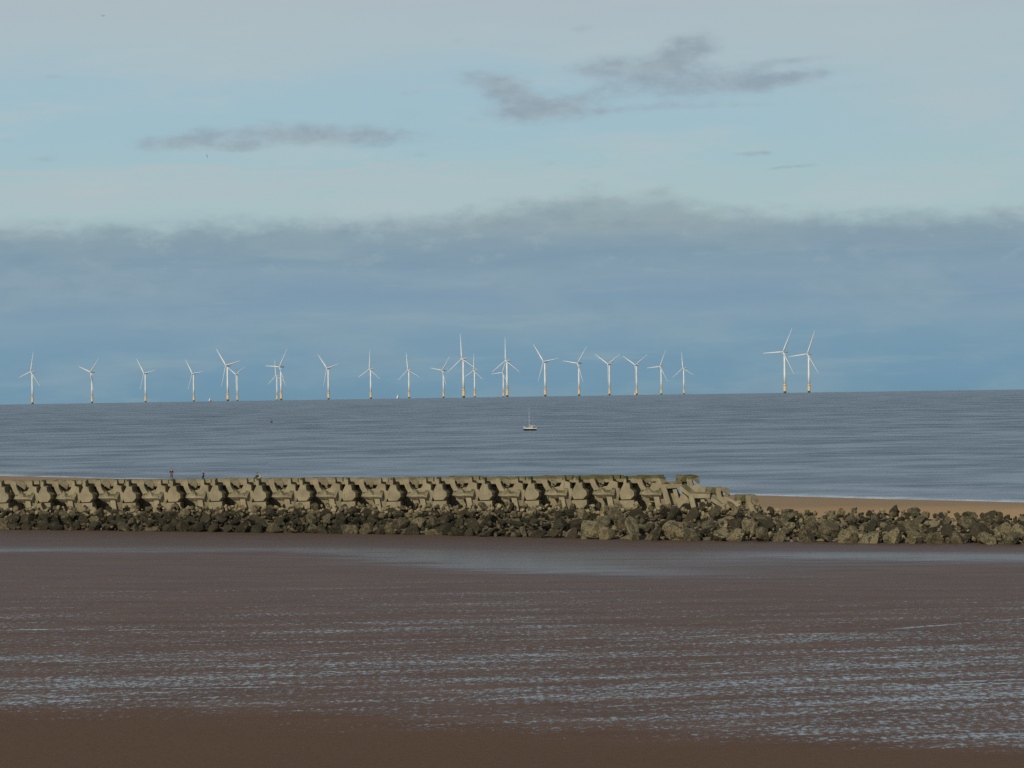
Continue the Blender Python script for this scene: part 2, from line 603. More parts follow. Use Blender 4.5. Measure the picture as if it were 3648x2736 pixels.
def knob(x, z, k=1.0, y=0.0):
    """hooked knob: a curved rim on the left, a facet falling away on the right, undercut below"""
    mb = MB()
    mb.prism([(x + a * k, z + b * k) for a, b in ((-.14, 0), (.46, .04), (.54, -.25), (.52, -.62), (.68, -1.05), (1.0, -1.5), (.40, -1.66), (.1, -1.15), (-.12, -.6))],
             y + .8, y - .22, .9)
    mb.hull([(x + a * k, y + b, z + c * k) for a, b, c in (
        (.44, -.16, .03), (.50, -.14, -.38), (.84, .0, .02), (1.04, .12, .0), (1.3, .32, -.22), (1.4, .42, -.62), (1.24, .44, -1.02), (.44, .92, .03), (1.2, .92, -.2), (1.34, .92, -.9))])
    return mb


def wide_unit(label, cap_to=3.02):
    t = thing('armour_unit', (0, 0, 0), label, 'concrete block', 'concrete armour units of the breakwater')
    b = MB()
    b.prism(z3([(.2, .0), (cap_to, .0), (cap_to, -.36), (cap_to - .1, -.42), (.2, -.42)]), 1.05, .38, .97)     # cap in front
    b.box(.35, cap_to - .05, 2.45, 2.85, UH - .80, UH - .09)                                       # cap behind
    b.box(1.95, 2.2, 1.0, 2.5, .3, UH - .45)
    b.obj('cap_beam', 'concrete', t)
    MB().box(.0, min(cap_to - .02, 2.98), 3.0, 3.4, -.7, UH - .3).obj('gap_backing', 'concrete', t)  # added wall standing for the back row, keeps the gaps dark
    knob(0.0, UH + .02).obj('knob', 'concrete', t)
    p = MB()
    p.prism(z3([(1.98, .012), (2.3, .012), (2.32, -.55), (2.82, -.72), (2.84, -1.3), (3.05, -1.42), (3.05, -1.85), (2.9, -2.62), (1.7, -2.6), (1.5, -1.45), (1.9, -.75)]), 1.0, -.02, .95)
    p.hull([(x, y, z + UH) for x, y, z in ((.35, -.1, -1.5), (.85, -.1, -1.5), (.5, .4, -2.2), (.12, .1, -1.95), (1.8, .4, -2.2), (1.9, .5, -1.1), (.5, .8, -1.4), (1.4, .3, -1.15))])
    p.obj('plate', 'concrete', t)
    # the projecting seat: pointed left end, hollow in the middle of its top, raised right end
    m = MB()
    m.hull([(x, y, z + UH) for x, y, z in ((.3, -.55, -1.92), (1.02, .1, -1.14), (1.62, -.9, -1.72), (1.62, .2, -1.62), (1.05, -.9, -1.98), (.45, -.2, -2.1),
                                           (1.62, -.95, -1.95), (1.62, -.55, -2.36), (.95, -.4, -2.34), (1.62, .2, -2.3))])
    m.hull([(x, y, z + UH) for x, y, z in ((1.6, -.92, -1.78), (1.6, .2, -1.45), (2.3, -.92, -1.78), (2.3, .2, -1.45), (1.6, -.93, -1.96), (2.3, -.93, -1.96),
                                           (1.6, -.5, -2.35), (2.3, -.5, -2.35), (1.6, .2, -2.3), (2.3, .2, -2.3))])
    m.hull([(x, y, z + UH) for x, y, z in ((2.22, -.98, -1.9), (2.24, .1, -1.22), (2.58, -.75, -1.9), (2.62, .1, -1.25), (2.24, -.98, -2.0), (2.58, -.8, -2.05),
                                           (2.26, -.45, -2.38), (2.6, -.4, -2.38), (2.62, .1, -2.3), (2.24, .1, -2.3))])
    m.obj('seat', 'concrete', t)
    g = MB()
    g.loft([[(2.05, -.95, -.1), (2.6, -.95, -.1), (2.6, -.2, -.1), (2.05, -.2, -.1)], [(1.76, -.72, 1.2), (2.32, -.72, 1.2), (2.32, -.1, 1.2), (1.76, -.1, 1.2)]])
    g.hull([(2.25, -.45, 1.3), (2.72, -.2, 1.3), (2.98, -.1, .7), (2.8, -.2, -.1), (2.25, -.4, -.1), (2.3, .6, 1.3), (2.95, .6, .8), (2.9, .6, -.1), (2.3, .6, -.1)])
    g.obj('leg', 'concrete', t)
    return t


def narrow_unit(label):
    t = thing('armour_unit', (0, 0, 0), label, 'concrete block', 'concrete armour units of the breakwater')
    b = MB()
    b.prism(z3([(3.06, -.01), (5.0, -.01), (5.0, -.41), (3.06, -.41)]), 1.05, .38, .97)
    b.box(3.0, 5.15, 2.45, 2.85, UH - .82, UH - .1)
    b.box(3.4, 3.65, .94, 2.5, .3, UH - .45)
    b.obj('cap_beam', 'concrete', t)
    MB().box(3.0, 4.88, 3.0, 3.4, -.7, UH - .31).obj('gap_backing', 'concrete', t)  # same added backing, closes the gaps so they stay dark
    p = MB()
    p.prism(z3([(3.42, .01), (3.75, .01), (3.77, -.62), (4.14, -.7), (4.24, -1.28), (4.66, -1.6), (4.7, -2.08), (4.26, -2.54), (3.2, -2.58),
                (2.98, -2.2), (2.96, -1.75), (3.12, -1.32), (3.42, -.72)]), .95, -.36, .86)
    p.prism(z3([(3.05, -2.5), (4.62, -2.46), (4.66, -3.5), (3.0, -3.5)]), .6, -.55, .95)
    p.obj('plate', 'concrete', t)
    return t


def end_unit(label, arm):
    """unit of the tumbled head: bent bench on two legs, cap block and knob above it"""
    t = thing('armour_unit', (0, 0, 0), label, 'concrete block', 'concrete armour units of the breakwater')
    b = MB()
    b.hull([(arm - .05, -.1, .25), (arm + .4, .6, .42), (arm, -.25, -.22), (1.1, -.45, -.52), (1.62, .4, -.38), (1.2, -.5, -.95), (1.5, -.1, -1.0), (arm + .2, .5, -.2), (1.6, .5, -.8)])
    b.hull([(1.1, -.45, -.55), (1.1, -.5, -1.02), (3.2, -.3, -.46), (3.2, -.3, -.86), (1.3, .5, -.36), (3.15, .55, -.24), (1.3, .5, -.95), (3.15, .55, -.88)])
    b.obj('seat', 'concrete', t)
    g = MB()
    g.bar((1.3, -.25, -.8), (1.88, -.45, -2.6), .7, .52)
    g.bar((2.35, .1, -.8), (2.78, .05, -2.4), .5, .4)
    g.obj('leg', 'concrete', t)
    p = MB()
    p.prism([(.05, -.4), (.5, -.35), (1.0, -1.2), (1.25, -2.6), (-.1, -2.6), (-.4, -1.6)], 1.2, .25, .88)
    p.prism([(1.6, -1.1), (2.5, -1.0), (3.0, -1.9), (3.0, -2.8), (1.5, -2.8)], 1.5, .45, .9)
    p.obj('plate', 'concrete', t)
    c = MB()
    c.prism([(2.45, .30), (3.75, .30), (3.75, -.42), (2.45, -.30)], 1.7, .65, .95)
    c.box(2.7, 3.6, .9, 1.5, -.75, -.2)
    c.obj('cap_beam', 'mossy', t)['label'] = 'cap block dark with green weed'
    knob(3.68, .34, .9, .7).obj('knob', 'concrete', t)
    s = MB()
    s.hull([(3.9, .45, -.75), (4.7, .4, -.58), (6.3, .35, -1.25), (6.2, .3, -1.85), (4.2, .35, -1.45), (4.0, 1.5, -.7), (6.2, 1.5, -1.3), (6.1, 1.5, -1.9), (4.1, 1.5, -1.3)])
    s.bar((4.4, 1.1, -1.1), (4.7, 1.1, -2.8), 1.0, .9)
    s.obj('slab', 'concrete', t)
    return t


wu = wide_unit('x')
nu = narrow_unit('x')
jit = random.Random(3)
first = True
steps = POSTS + [LASTPOST]
GAP = ('below and left of the standing person in dark jacket', 'below the person in blue top')
for i, px in enumerate(POSTS):
    p = on_wall(px - 10)
    q = on_wall(steps[i + 1] - 10)
    sx = (q - p).length / 4.9
    for k, proto in enumerate((wu, nu)):
        o = proto if i == 0 else copy_tree(proto)
        o.location = (p.x, p.y, TOP - UH + jit.uniform(-.05, .05))
        o.rotation_euler = (jit.uniform(-.012, .012), jit.uniform(-.008, .008), WANG + jit.uniform(-.02, .02))
        o.scale = (sx * .995, 1, 1)
        n = nth(i + 1)
        o['label'] = (f'wide concrete unit with knob and projecting seat, {n} of its shape from the left' if k == 0 else
                      f'narrow pear-shaped concrete unit between seated ones, {n} of its shape from the left')
# last whole unit of the row
o = wide_unit('x', 2.32)
o.rotation_euler = (0, 0, WANG)
p = on_wall(LASTPOST - 10)
o.location = (p.x, p.y, TOP - UH)
o.scale = (1, 1, 1)
o['label'] = 'last upright concrete unit with knob and seat before the tumbled head'
# units left of the frame, only their shadows and edges reach in
for k, px in enumerate((-99,)):
    p = on_wall(px - 10)
    o = copy_tree(nu)
    o.location = (p.x, p.y, TOP - UH)
    o['label'] = 'pear-shaped concrete unit cut by the left edge of the photo'
for i, (cx, cy, arm, lab) in enumerate((
        (290, 165, .75, 'uppermost of the three stepped concrete units at the broken head'),
        (790, 325, 0.0, 'middle of the three stepped concrete units at the broken head'),
        (1300, 505, 0.0, 'lowest stepped concrete unit half sunk in the rubble'))):
    px, py = 2260 + cx / 4.81, 1670 + cy / 4.81
    w = on_wall(px)
    w = at(px, py, w.y - .3)
    o = end_unit(lab, arm)
    o.location = w
    o.rotation_euler = ((.05, -.06, .04)[i], (.03, .07, .02)[i], WANG + (.10, -.06, .12)[i])


# ------------------------------------------------------------------ rubble ---
def rock_verts(seed, sub=3):
    rnd = random.Random(seed)
    bm = bmesh.new()
    bmesh.ops.create_icosphere(bm, subdivisions=sub, radius=1)
    for _ in range(15):
        n = Vector((rnd.gauss(0, 1), rnd.gauss(0, 1), rnd.gauss(0, 1))).normalized()
        h = rnd.uniform(.42, .85)
        for v in bm.verts:
            d = v.co.dot(n) - h
            if d > 0:
                v.co -= n * d
    for v in bm.verts:
        v.co *= 1 + .09 * mnoise.noise(v.co * 2.2 + Vector((seed, 0, 0))) + .03 * mnoise.noise(v.co * 6 + Vector((0, seed, 0)))
    return bm


ROCKS = {}
for tone in ('pale', 'brown', 'weedy'):
    for k in range(9):
        bm = rock_verts(k * 7 + 3)
        me = bpy.data.meshes.new('boulder')
        bm.to_mesh(me)
        bm.free()
        me.materials.append(MAT[tone])
        ROCKS[tone, k] = me


def width(X):
    return 7 + 5.5 * SM(X, -12, 18)


def slope(t, q):
    """point on the rubble face: t metres along the wall from column 0, q 0 at the foot .. 1 at the crest"""
    p = on_wall(0) + WDIR * t
    X = p.x
    crest = 5.25 - .85 * SM(X, 22, 30) - .55 * SM(X, 34, 52)
    crest_off = -.6 + 1.2 * SM(X, 22, 28)
    w = width(X)
    off = w * (1 - q) - crest_off * q
    c = p + WNRM * off
    zf = z_front(c.x, c.y)
    c.z = zf + (crest - zf) * (q ** .92)
    return c


def build_mound():
    ts = [-14 + .8 * i for i in range(186)]
    qs = [0, .1, .2, .3, .4, .5, .6, .7, .8, .9, 1.0]
    vs = []
    for t in ts:
        for k, q in enumerate(qs):
            c = slope(t, q)
            d = .35 * mnoise.noise((t * 1.1, q * 6, 2.0))
            c.z += d - .55
            vs.append(c)
        c = slope(t, 1.0) - WNRM * 3.5
        c.z = slope(t, 1.0).z - .9
        vs.append(c)
        c = c - WNRM * 6
        c.z = 2.5
        vs.append(c)
    n = len(qs) + 2
    fs = [(a * n + b, (a + 1) * n + b, (a + 1) * n + b + 1, a * n + b + 1) for a in range(len(ts) - 1) for b in range(n - 1)]
    # small stones packed between the boulders
    mb = MB()
    mb.add(vs, fs)
    bms = [rock_verts(200 + k, 1) for k in range(5)]
    tmpl = [([v.co.copy() for v in b.verts], [tuple(v.index for v in f.verts) for f in b.faces]) for b in bms]
    for b in bms:
        b.free()
    for _ in range(3600):
        t = random.uniform(-10, 122)
        q = random.uniform(.0, 1.0) ** .72 if t < 74 else random.uniform(.08, 1.04)
        c = slope(t, q)
        c.z += random.uniform(-.45, .25)
        c += WNRM * random.uniform(-.1, .6)
        r = random.uniform(.13, .40)
        e = Euler((random.uniform(0, 6), random.uniform(0, 6), random.uniform(0, 6))).to_matrix()
        V, Fc = random.choice(tmpl)
        mb.add([c + e @ (v * r) for v in V], Fc)
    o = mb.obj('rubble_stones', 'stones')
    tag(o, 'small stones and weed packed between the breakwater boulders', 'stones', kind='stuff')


build_mound()

cells = []                                  # every boulder: t, q, size, tone
rr = random.Random(5)


def tone_at(px, q):
    a = rr.random()
    if px < 2050:                           # weedy face under the block row, cleaner stones right under it
        if q > .82:
            return 'pale' if a < .42 else 'brown' if a < .88 else 'weedy'
        if q < .25:
            return 'weedy' if a < .72 else 'brown' if a < .92 else 'pale'
        return 'weedy' if a < .80 else 'brown' if a < .93 else 'pale'
    if q < .25:
        return 'pale' if a < .58 else 'brown' if a < .9 else 'weedy'
    if q > .7:
        return 'brown' if a < .52 else 'weedy' if a < .9 else 'pale'
    return 'weedy' if a < .42 else 'brown' if a < .8 else 'pale'


SPLIT = 67.0
for row, (q0, size, step) in enumerate(((.03, .86, 1.62), (.36, .80, 1.55), (.66, .70, 1.5), (.95, .52, 1.5))):
    t = -1.0 + .4 * row
    while t < SPLIT:
        sz = size * rr.uniform(.75, 1.3)
        cells.append((t + rr.uniform(-.3, .3), min(1.02, max(0, q0 + rr.uniform(-.08, .08))), sz, row))
        t += step * rr.uniform(.85, 1.2)
for row, (q0, size, step) in enumerate(((.02, 1.22, 2.15), (.34, 1.12, 2.1), (.64, 1.05, 2.1), (.90, .55, 1.45))):
    t = SPLIT + .5 * row
    while t < 114:
        sz = size * rr.uniform(.7, 1.28)
        cells.append((t + rr.uniform(-.4, .4), min(1.02, max(0, q0 + rr.uniform(-.07, .07))), sz, row))
        t += step * rr.uniform(.8, 1.2)
# a few proud boulders on the skyline of the right-hand rubble
for t, q, sz in ((96.3, .95, 1.15), (98.3, .93, 1.0), (103.8, .95, .95), (105.8, .95, .95), (77.5, .92, .7)):
    cells.append((t, q, sz, 3))

ROWN = ('foot', 'lower', 'upper', 'crest')
cells.sort(key=lambda c: (c[3], c[0]))
t_edges = [(on_wall(px) - on_wall(0)).length for px in POSTS] + [(on_wall(LASTPOST) - on_wall(0)).length]
bins = {}
for c in cells:
    t = c[0]
    b = sum(1 for e in t_edges if e <= t)    # 0: left of the first post .. 15: past the last one
    bins.setdefault((c[3], b), []).append(c)
TONEW = {'pale': 'pale tan', 'brown': 'brown', 'weedy': 'dark weedy'}
for (row, b), L in sorted(bins.items()):
    for k, (t, q, sz, _) in enumerate(L):
        c = slope(t, q)
        px = 1824 + F * c.x / c.y
        tone = tone_at(px, q)
        o = bpy.data.objects.new('boulder', ROCKS[tone, rr.randrange(9)])
        COL.objects.link(o)
        s3 = (sz * rr.uniform(.85, 1.35), sz * rr.uniform(.75, 1.1), sz * rr.uniform(.6, .95))
        o.scale = s3
        o.rotation_euler = (rr.uniform(-1.2, 1.2), rr.uniform(-1.2, 1.2), rr.uniform(0, 6.28))
        o.location = c + Vector((0, 0, min(s3) * (.10 if row == 3 else .16 if row else .30)))
        big = 'large ' if sz > 1.05 else 'small ' if sz < .58 else ''
        place = (f'by the left edge' if b == 0 else f'below {nth(b)} seated concrete unit' if b <= 15 and not (b == 15) else '')
        if place:
            lab = f'{big}{TONEW[tone]} boulder, {nth(k + 1)} from left in {ROWN[row]} row {place}'
        else:
            lab = f'{big}{TONEW[tone]} boulder, {nth(len(L) - k)} from right end in {ROWN[row]} row of rubble'
        tag(o, lab, 'boulder', 'boulders of the breakwater rubble')


# ---------------------------------------------------------------- turbines ---
HUB = 83.5
YAW = R(45)


def turbine():
    t = thing('wind_turbine', (0, 0, 0), 'x', 'wind turbine', 'wind turbines along the horizon')
    MB().lathe([(2.6, -8), (2.6, 4.6)], 20).obj('foundation', 'steel', t)
    y = MB().lathe([(3.0, 4.4), (3.0, 16.8), (2.7, 18.2)], 20)
    y.lathe([(4.6, 16.6), (4.6, 17.2)], 20)
    y.obj('transition_piece', 'yellow', t)
    MB().lathe([(2.45, 17.9), (2.2, 40), (1.85, 62), (1.55, 81.6)], 20).obj('tower', 'white', t, True)
    # nacelle, local +x is the direction the rotor faces
    n = MB()
    sec = lambda x, w, h, z: [(x, w * math.cos(a) * (1.25 if abs(math.cos(a)) > .5 else 1), z + h * math.sin(a)) for a in [PI / 4 * (i + .5) for i in range(8)]]
    n.loft([sec(3.6, 1.35, 1.5, HUB), sec(2.8, 1.9, 2.0, HUB), sec(-8.8, 1.95, 2.15, HUB + .1), sec(-9.8, 1.5, 1.7, HUB + .2)])
    o = n.obj('nacelle', 'white', t)
    o.rotation_euler.z = -PI / 2 - YAW
    h = MB()
    h.loft([[(x, r * math.cos(2 * PI * i / 14), HUB + r * math.sin(2 * PI * i / 14)) for i in range(14)]
            for x, r in ((3.5, 1.5), (4.6, 1.85), (5.8, 1.6), (6.6, .8), (6.9, .1))])
    h = h.obj('hub', 'white', t, True)
    h.rotation_euler.z = -PI / 2 - YAW
    for k in range(3):
        b = MB()
        rings = []
        for r, ch, th, tw in ((1.2, 2.3, 2.2, .4), (4, 2.5, 2.0, .4), (11, 3.6, 1.1, .34), (20, 2.9, .85, .22), (32, 2.2, .6, .12), (44, 1.5, .4, .06), (52, .9, .22, .02), (53.5, .5, .1, 0)):
            ring = []
            for a, c in ((-.35, 0), (-.2, .5), (.1, .45), (.65, 0), (.1, -.4), (-.2, -.45)):
                yy, xx = a * ch, c * th
                ring.append((xx * math.cos(tw) - yy * math.sin(tw), xx * math.sin(tw) + yy * math.cos(tw), r))
            rings.append(ring)
        b.loft(rings)
        o = b.obj('blade', 'white', t, True)
        o['k'] = k
    return t


def pose_turbine(o, a):
    """a: angle of one blade clockwise from straight up as the camera sees it"""
    blades = [c for c in o.children if c.name.startswith('blade')]
    yaw = Matrix.Rotation(-PI / 2 - YAW, 4, 'Z')
    for k, b in enumerate(blades):
        # rotor plane is local y,z; seen from the front (+x side) the camera's right is local +y... mirrored by yaw
        rot = Matrix.Rotation(-R(a + 120 * k), 4, 'X')
        m = yaw @ Matrix.Translation((5.0, 0, HUB)) @ rot
        b.matrix_local = m


TURB = [  # base x, base y, hub y, blade angle, wording
    (115.9, 1438, 1322.6, 14), (328.2, 1434.8, 1323.9, 47), (518.7, 1430.7, 1326.8, -38), (690.6, 1427.8, 1327.6, -36),
    (811.8, 1427.8, 1300.4, -41), (845.6, 1426.5, 1331.7, 60), (987.4, 1422.8, 1333.8, -5), (1001.8, 1422.8, 1304, 34),
    (1170.5, 1419.5, 1308.2, -43), (1321.4, 1417.5, 1311.1, 4), (1457.8, 1415.8, 1314.4, -6), (1580.3, 1413.4, 1315.2, 39),
    (1652, 1414.2, 1274.8, -3), (1691.6, 1413.4, 1317.7, 4), (1793.9, 1409.7, 1321.5, 25), (1807.4, 1411, 1281.7, 0),
    (1942.6, 1409.2, 1285.4, -38), (2063.3, 1406.5, 1290.8, 38), (2171.8, 1405.6, 1294.4, 60), (2268.5, 1405.6, 1298.9, 59),
    (2356.2, 1400.6, 1300.3, 26), (2436.7, 1399.3, 1305.7, -4), (2796.5, 1398.4, 1250.8, 28), (2882.5, 1396.2, 1257.9, 24)]
TLAB = [
    'white wind turbine on yellow base standing farthest left on the horizon',
    'white wind turbine, second from the left, blades making a V',
    'white wind turbine, third from the left on the horizon',
    'white wind turbine standing alone just left of the first distant ship',
    'taller white wind turbine just right of the small orange-white ship',
    'short wind turbine close behind the tall one near the orange-white ship',
    'shorter left one of two overlapping wind turbines in the left third',
    'taller right one of two overlapping wind turbines in the left third',
    'white wind turbine right of the first overlapping pair, standing alone',
    'white wind turbine with one blade straight up, left of the white ship',
    'white wind turbine just right of the white ship, blade nearly straight up',
    'white wind turbine with blade pointing flat left, left of the tall upright one',
    'tall wind turbine in the centre with one blade straight up, clear of others',
    'short wind turbine right of the tall centre one, blades like an upright Y',
    'short wind turbine half hidden behind the tall one above the yacht',
    'tall wind turbine above the yacht, its rotor overlapping a shorter one',
    'white wind turbine just right of the overlapping pair above the yacht',
    'white wind turbine with flat left blade, second right of the yacht',
    'white wind turbine whose upper blades make a clear V, right of the yacht',
    'white wind turbine with V blades and yellow boat landing at its foot',
    'white wind turbine with flat left blade, next to last before the wide gap',
    'white wind turbine with blade straight up, last before the wide gap',
    'tallest nearest wind turbine, left of the pair standing apart at right',
    'wind turbine farthest right on the horizon, beside the tallest one']
tp = turbine()
for i, (bx, by, hy, a) in enumerate(TURB):
    D = HUB * F / (by - hy)
    o = tp if i == 0 else copy_tree(tp)
    p = at(bx, by, D)
    o.location = (p.x, p.y, sea_z(p.x, p.y))
    o['label'] = TLAB[i]
    pose_turbine(o, a)
    if i == 19:                              # boat landing seen at the foot of this one
        b = MB().box(-7.5, -2.8, -2.5, 2.5, 1.0, 5.2)
        b.tube((-6.5, -2.2, 4.8), (-3.0, -2.2, 12), .5)
        b.tube((-6.5, 2.2, 4.8), (-3.0, 2.2, 12), .5)
        b.obj('boat_landing', 'yellow', o)


# ------------------------------------------------------------------- boats ---
def hull(mb, L, B, D0, D1, z0, n=10):
    rings = []
    for i in range(n + 1):
        s = i / n
        x = -L / 2 + L * s
        w = B / 2 * (1 - (2 * abs(s - .45) / 1.1) ** 2.2) if s > .45 else B / 2 * (.72 + .28 * SM(s, 0, .45))
        w = max(.06, w)
        dz = D1 * (1 + .35 * (s ** 2) if s > .5 else 1.0 + .0)
        k = 1 - .45 * SM(s, .6, 1)
        rings.append([(x, -w * .55, z0 - D0 * k), (x, w * .55, z0 - D0 * k), (x + .1 * s, w, z0 + dz), (x + .1 * s, -w, z0 + dz)])
    mb.loft(rings)


def yacht():
    D = 1218
    p = at(1888, 1533, D)
    t = thing('sailing_yacht', (p.x, p.y, sea_z(p.x, p.y)), 'small moored sailing yacht with bare mast and dark lower hull', 'sailing boat', rz=PI + R(14))
    h = MB()
    hull(h, 5.0, 1.95, .35, .62, 0)
    h.obj('hull', 'navy', t)
    d = MB()
    for i in range(10):
        pass
    rings = []
    for i in range(11):
        s = i / 10
        x = -2.5 + 5.0 * s
        w = max(.08, .96 * (.74 + .26 * SM(s, 0, .45)) if s <= .45 else .96 * (1 - (2 * abs(s - .45) / 1.1) ** 2.2))
        z = .64 + (.16 * s * s if s > .5 else 0)
        e = 1.0
        rings.append([(x, -w, z), (x, w, z), (x + .08 * s, w * .97, z + .2 + .12 * s), (x + .08 * s, -w * .97, z + .2 + .12 * s)])
    d.loft(rings)
    d.obj('topsides', 'gelcoat', t)
    c = MB()
    c.loft([[(1.0, -.45, .8), (1.0, .45, .8), (.9, .36, 1.0), (.9, -.36, 1.0)],
            [(-.3, -.62, .74), (-.3, .62, .74), (-.3, .5, 1.35), (-.3, -.5, 1.35)]])
    c.obj('cabin', 'gelcoat', t)
    w = MB()
    w.box(-.2, .6, .52, .6, .86, 1.1)
    w.box(-.2, .6, -.6, -.52, .86, 1.1)
    w.obj('window', 'glass', t)
    # spray hood arch behind the cabin with a dark opening
    s = MB()
    for a in range(8):
        a0, a1 = PI * a / 8, PI * (a + 1) / 8
        q = lambda a, r, x: (x, math.cos(a) * r, 1.0 + math.sin(a) * r * .95)
        s.add([q(a0, .75, -.3), q(a1, .75, -.3), q(a1, .75, -1.0), q(a0, .75, -1.0), q(a0, .66, -.3), q(a1, .66, -.3), q(a1, .66, -1.0), q(a0, .66, -1.0)],
              [(0, 1, 2, 3), (7, 6, 5, 4), (0, 4, 5, 1), (3, 2, 6, 7), (0, 3, 7, 4), (1, 5, 6, 2)])
    s.obj('spray_hood', 'canvas', t)
    v = MB().box(-.95, -.4, -.55, .55, .82, 1.45)
    v.obj('companionway', 'glass', t)
    MB().tube((.3, 0, 1.0), (.25, 0, 8.6), .05, .03).obj('mast', 'alloy', t)
    b = MB().tube((.2, 0, 1.95), (-2.2, 0, 1.75), .06)
    b.tube((.1, 0, 2.03), (-2.0, 0, 1.86), .15, .1)
    b.obj('boom', 'canvas', t)
    r = MB()
    for a, e in (((.27, 0, 8.4), (2.55, 0, 1.0)), ((.27, 0, 8.4), (-2.45, 0, .9)), ((.27, 0, 8.2), (.2, .85, .8)), ((.27, 0, 8.2), (.2, -.85, .8))):
        r.tube(a, e, .012, n=4)
    r.obj('rigging', 'alloy', t)
    pu = MB()
    for sy in (-1, 1):
        pu.tube((1.9, .42 * sy, .85), (2.0, .42 * sy, 1.5), .04)
        pu.tube((2.0, .42 * sy, 1.5), (2.75, .06 * sy, 1.55), .04)
        pu.tube((2.75, .06 * sy, 1.55), (2.6, .05 * sy, 1.0), .04)
    pu.obj('pulpit', 'alloy', t)
    st = MB()
    for sy in (-1, 1):
        st.tube((-2.4, .6 * sy, .8), (-2.5, .6 * sy, 1.55), .045)
        st.tube((-1.5, .75 * sy, .8), (-1.5, .75 * sy, 1.45), .035)
        st.tube((-2.5, .6 * sy, 1.55), (-1.5, .75 * sy, 1.45), .04)
    st.tube((-2.5, -.6, 1.55), (-2.5, .6, 1.55), .05)
    st.box(-2.62, -2.46, -.22, .22, .5, 1.5)
    st.obj('stern_rail', 'rail', t)


yacht()


def ship(px, py, D, L, label, hullm, k=1.0):
    p = at(px, py, D)
    t = thing('ship', (p.x, p.y, sea_z(p.x, p.y)), label, 'ship', 'distant vessels on the horizon', rz=R(60))
    h = MB()
    hull(h, L, L * .36, 1.0, 1.9 * k, 0)
    h.obj('hull', hullm, t)
    w = MB()
    w.box(-L * .30, L * .12, -L * .13, L * .13, 1.85 * k, 5.2 * k)
    w.box(-L * .2, L * .04, -L * .10, L * .10, 5.15 * k, 7.0 * k)
    w.obj('wheelhouse', 'gelcoat', t)
    MB().box(-L * .19, L * .06, -L * .104, L * .104, 5.6 * k, 6.2 * k).obj('window', 'glass', t)
    m = MB().tube((-L * .1, 0, 6.9 * k), (-L * .1, 0, 10.5 * k), .22)
    m.tube((-L * .1, -1.2, 8.6 * k), (-L * .1, 1.2, 8.6 * k), .12)
    m.obj('mast', 'alloy', t)


ship(749, 1428, 8000, 10.5, 'tiny white and orange vessel on the horizon between two wind turbines', 'rust')
ship(1418, 1416, 8000, 11, 'white vessel with a mast on the horizon near the middle turbines', 'gelcoat', 1.15)

# buoy
p = at(967, 1504, 1640)
bt = thing('buoy', (p.x, p.y, sea_z(p.x, p.y)), 'small dark float on the open water left of the yacht', 'buoy')
MB().lathe([(.2, -.3), (.7, -.1), (.75, .3), (.55, .5), (.3, .6)], 14).obj('float', 'buoy', bt)
b = MB().tube((0, 0, .6), (.25, 0, 1.5), .14)
b.lathe([(.05, 1.3), (.26, 1.4), (.26, 1.6), (.05, 1.7)], 10, (.25, 0, 0))
b.obj('topmark', 'buoy', bt)


# ------------------------------------------------------------------ birds ----
def bird(px, py, D, span, bank, label, flap):
    p = at(px, py, D)
    t = thing('bird', p, label, 'bird', 'seagulls in the sky')
    bm = MB()
    bm.loft([[(r * .55 * math.cos(2 * PI * i / 8), y, r * .5 * math.sin(2 * PI * i / 8)) for i in range(8)]
             for y, r in ((-.32, .02), (-.26, .09), (-.18, .10), (-.05, .16), (.12, .15), (.26, .06), (.4, .05), (.44, .02))])
    for s in (-1, 1):
        rings = []
        for f, c, z in ((0.05, .24, 0.03), (.45, .2, flap * .55), (.8, .13, flap * .35), (1.0, .03, flap * .1)):
            x = s * f * span / 2
            rings.append([(x, -c * .5, z), (x, c * .1, z + .025), (x, c * .6, z), (x, c * .1, z - .012)])
        bm.loft(rings)
    o = bm.obj('body', 'feather', t, True)
    t.rotation_euler = (0, bank, R(20))
    t.scale = (1.25,) * 3
    return t


bird(367, 57, 900, 1.2, R(12), 'dark gull with spread wings in the top left corner of the sky', .45)
bird(737, 556, 900, 1.1, R(78), 'dark gull banking on edge under the long grey cloud', .2)


# ----------------------------------------------------------------- people ----
def skin_obj(name, verts, edges, radii, m, parent, sub=2):
    me = bpy.data.meshes.new(name)
    me.from_pydata([tuple(v) for v in verts], edges, [])
    me.materials.append(MAT[m])
    o = bpy.data.objects.new(name, me)
    COL.objects.link(o)
    o.parent = parent
    md = o.modifiers.new('skin', 'SKIN')
    md.use_smooth_shade = True
    for i, sv in enumerate(me.skin_vertices[0].data):
        r = radii[i]
        sv.radius = r if isinstance(r, tuple) else (r, r)
        sv.use_root = (i == 0)
    sd = o.modifiers.new('subdivision', 'SUBSURF')
    sd.levels = sd.render_levels = sub
    return o


def chain(pts):
    """dict-based skeleton: list of (name, parent, xyz, radius)"""
    idx, vs, es, rs = {}, [], [], []
    for n, pa, co, r in pts:
        idx[n] = len(vs)
        vs.append(co)
        rs.append(r)
        if pa:
            es.append((idx[pa], idx[n]))
    return vs, es, rs


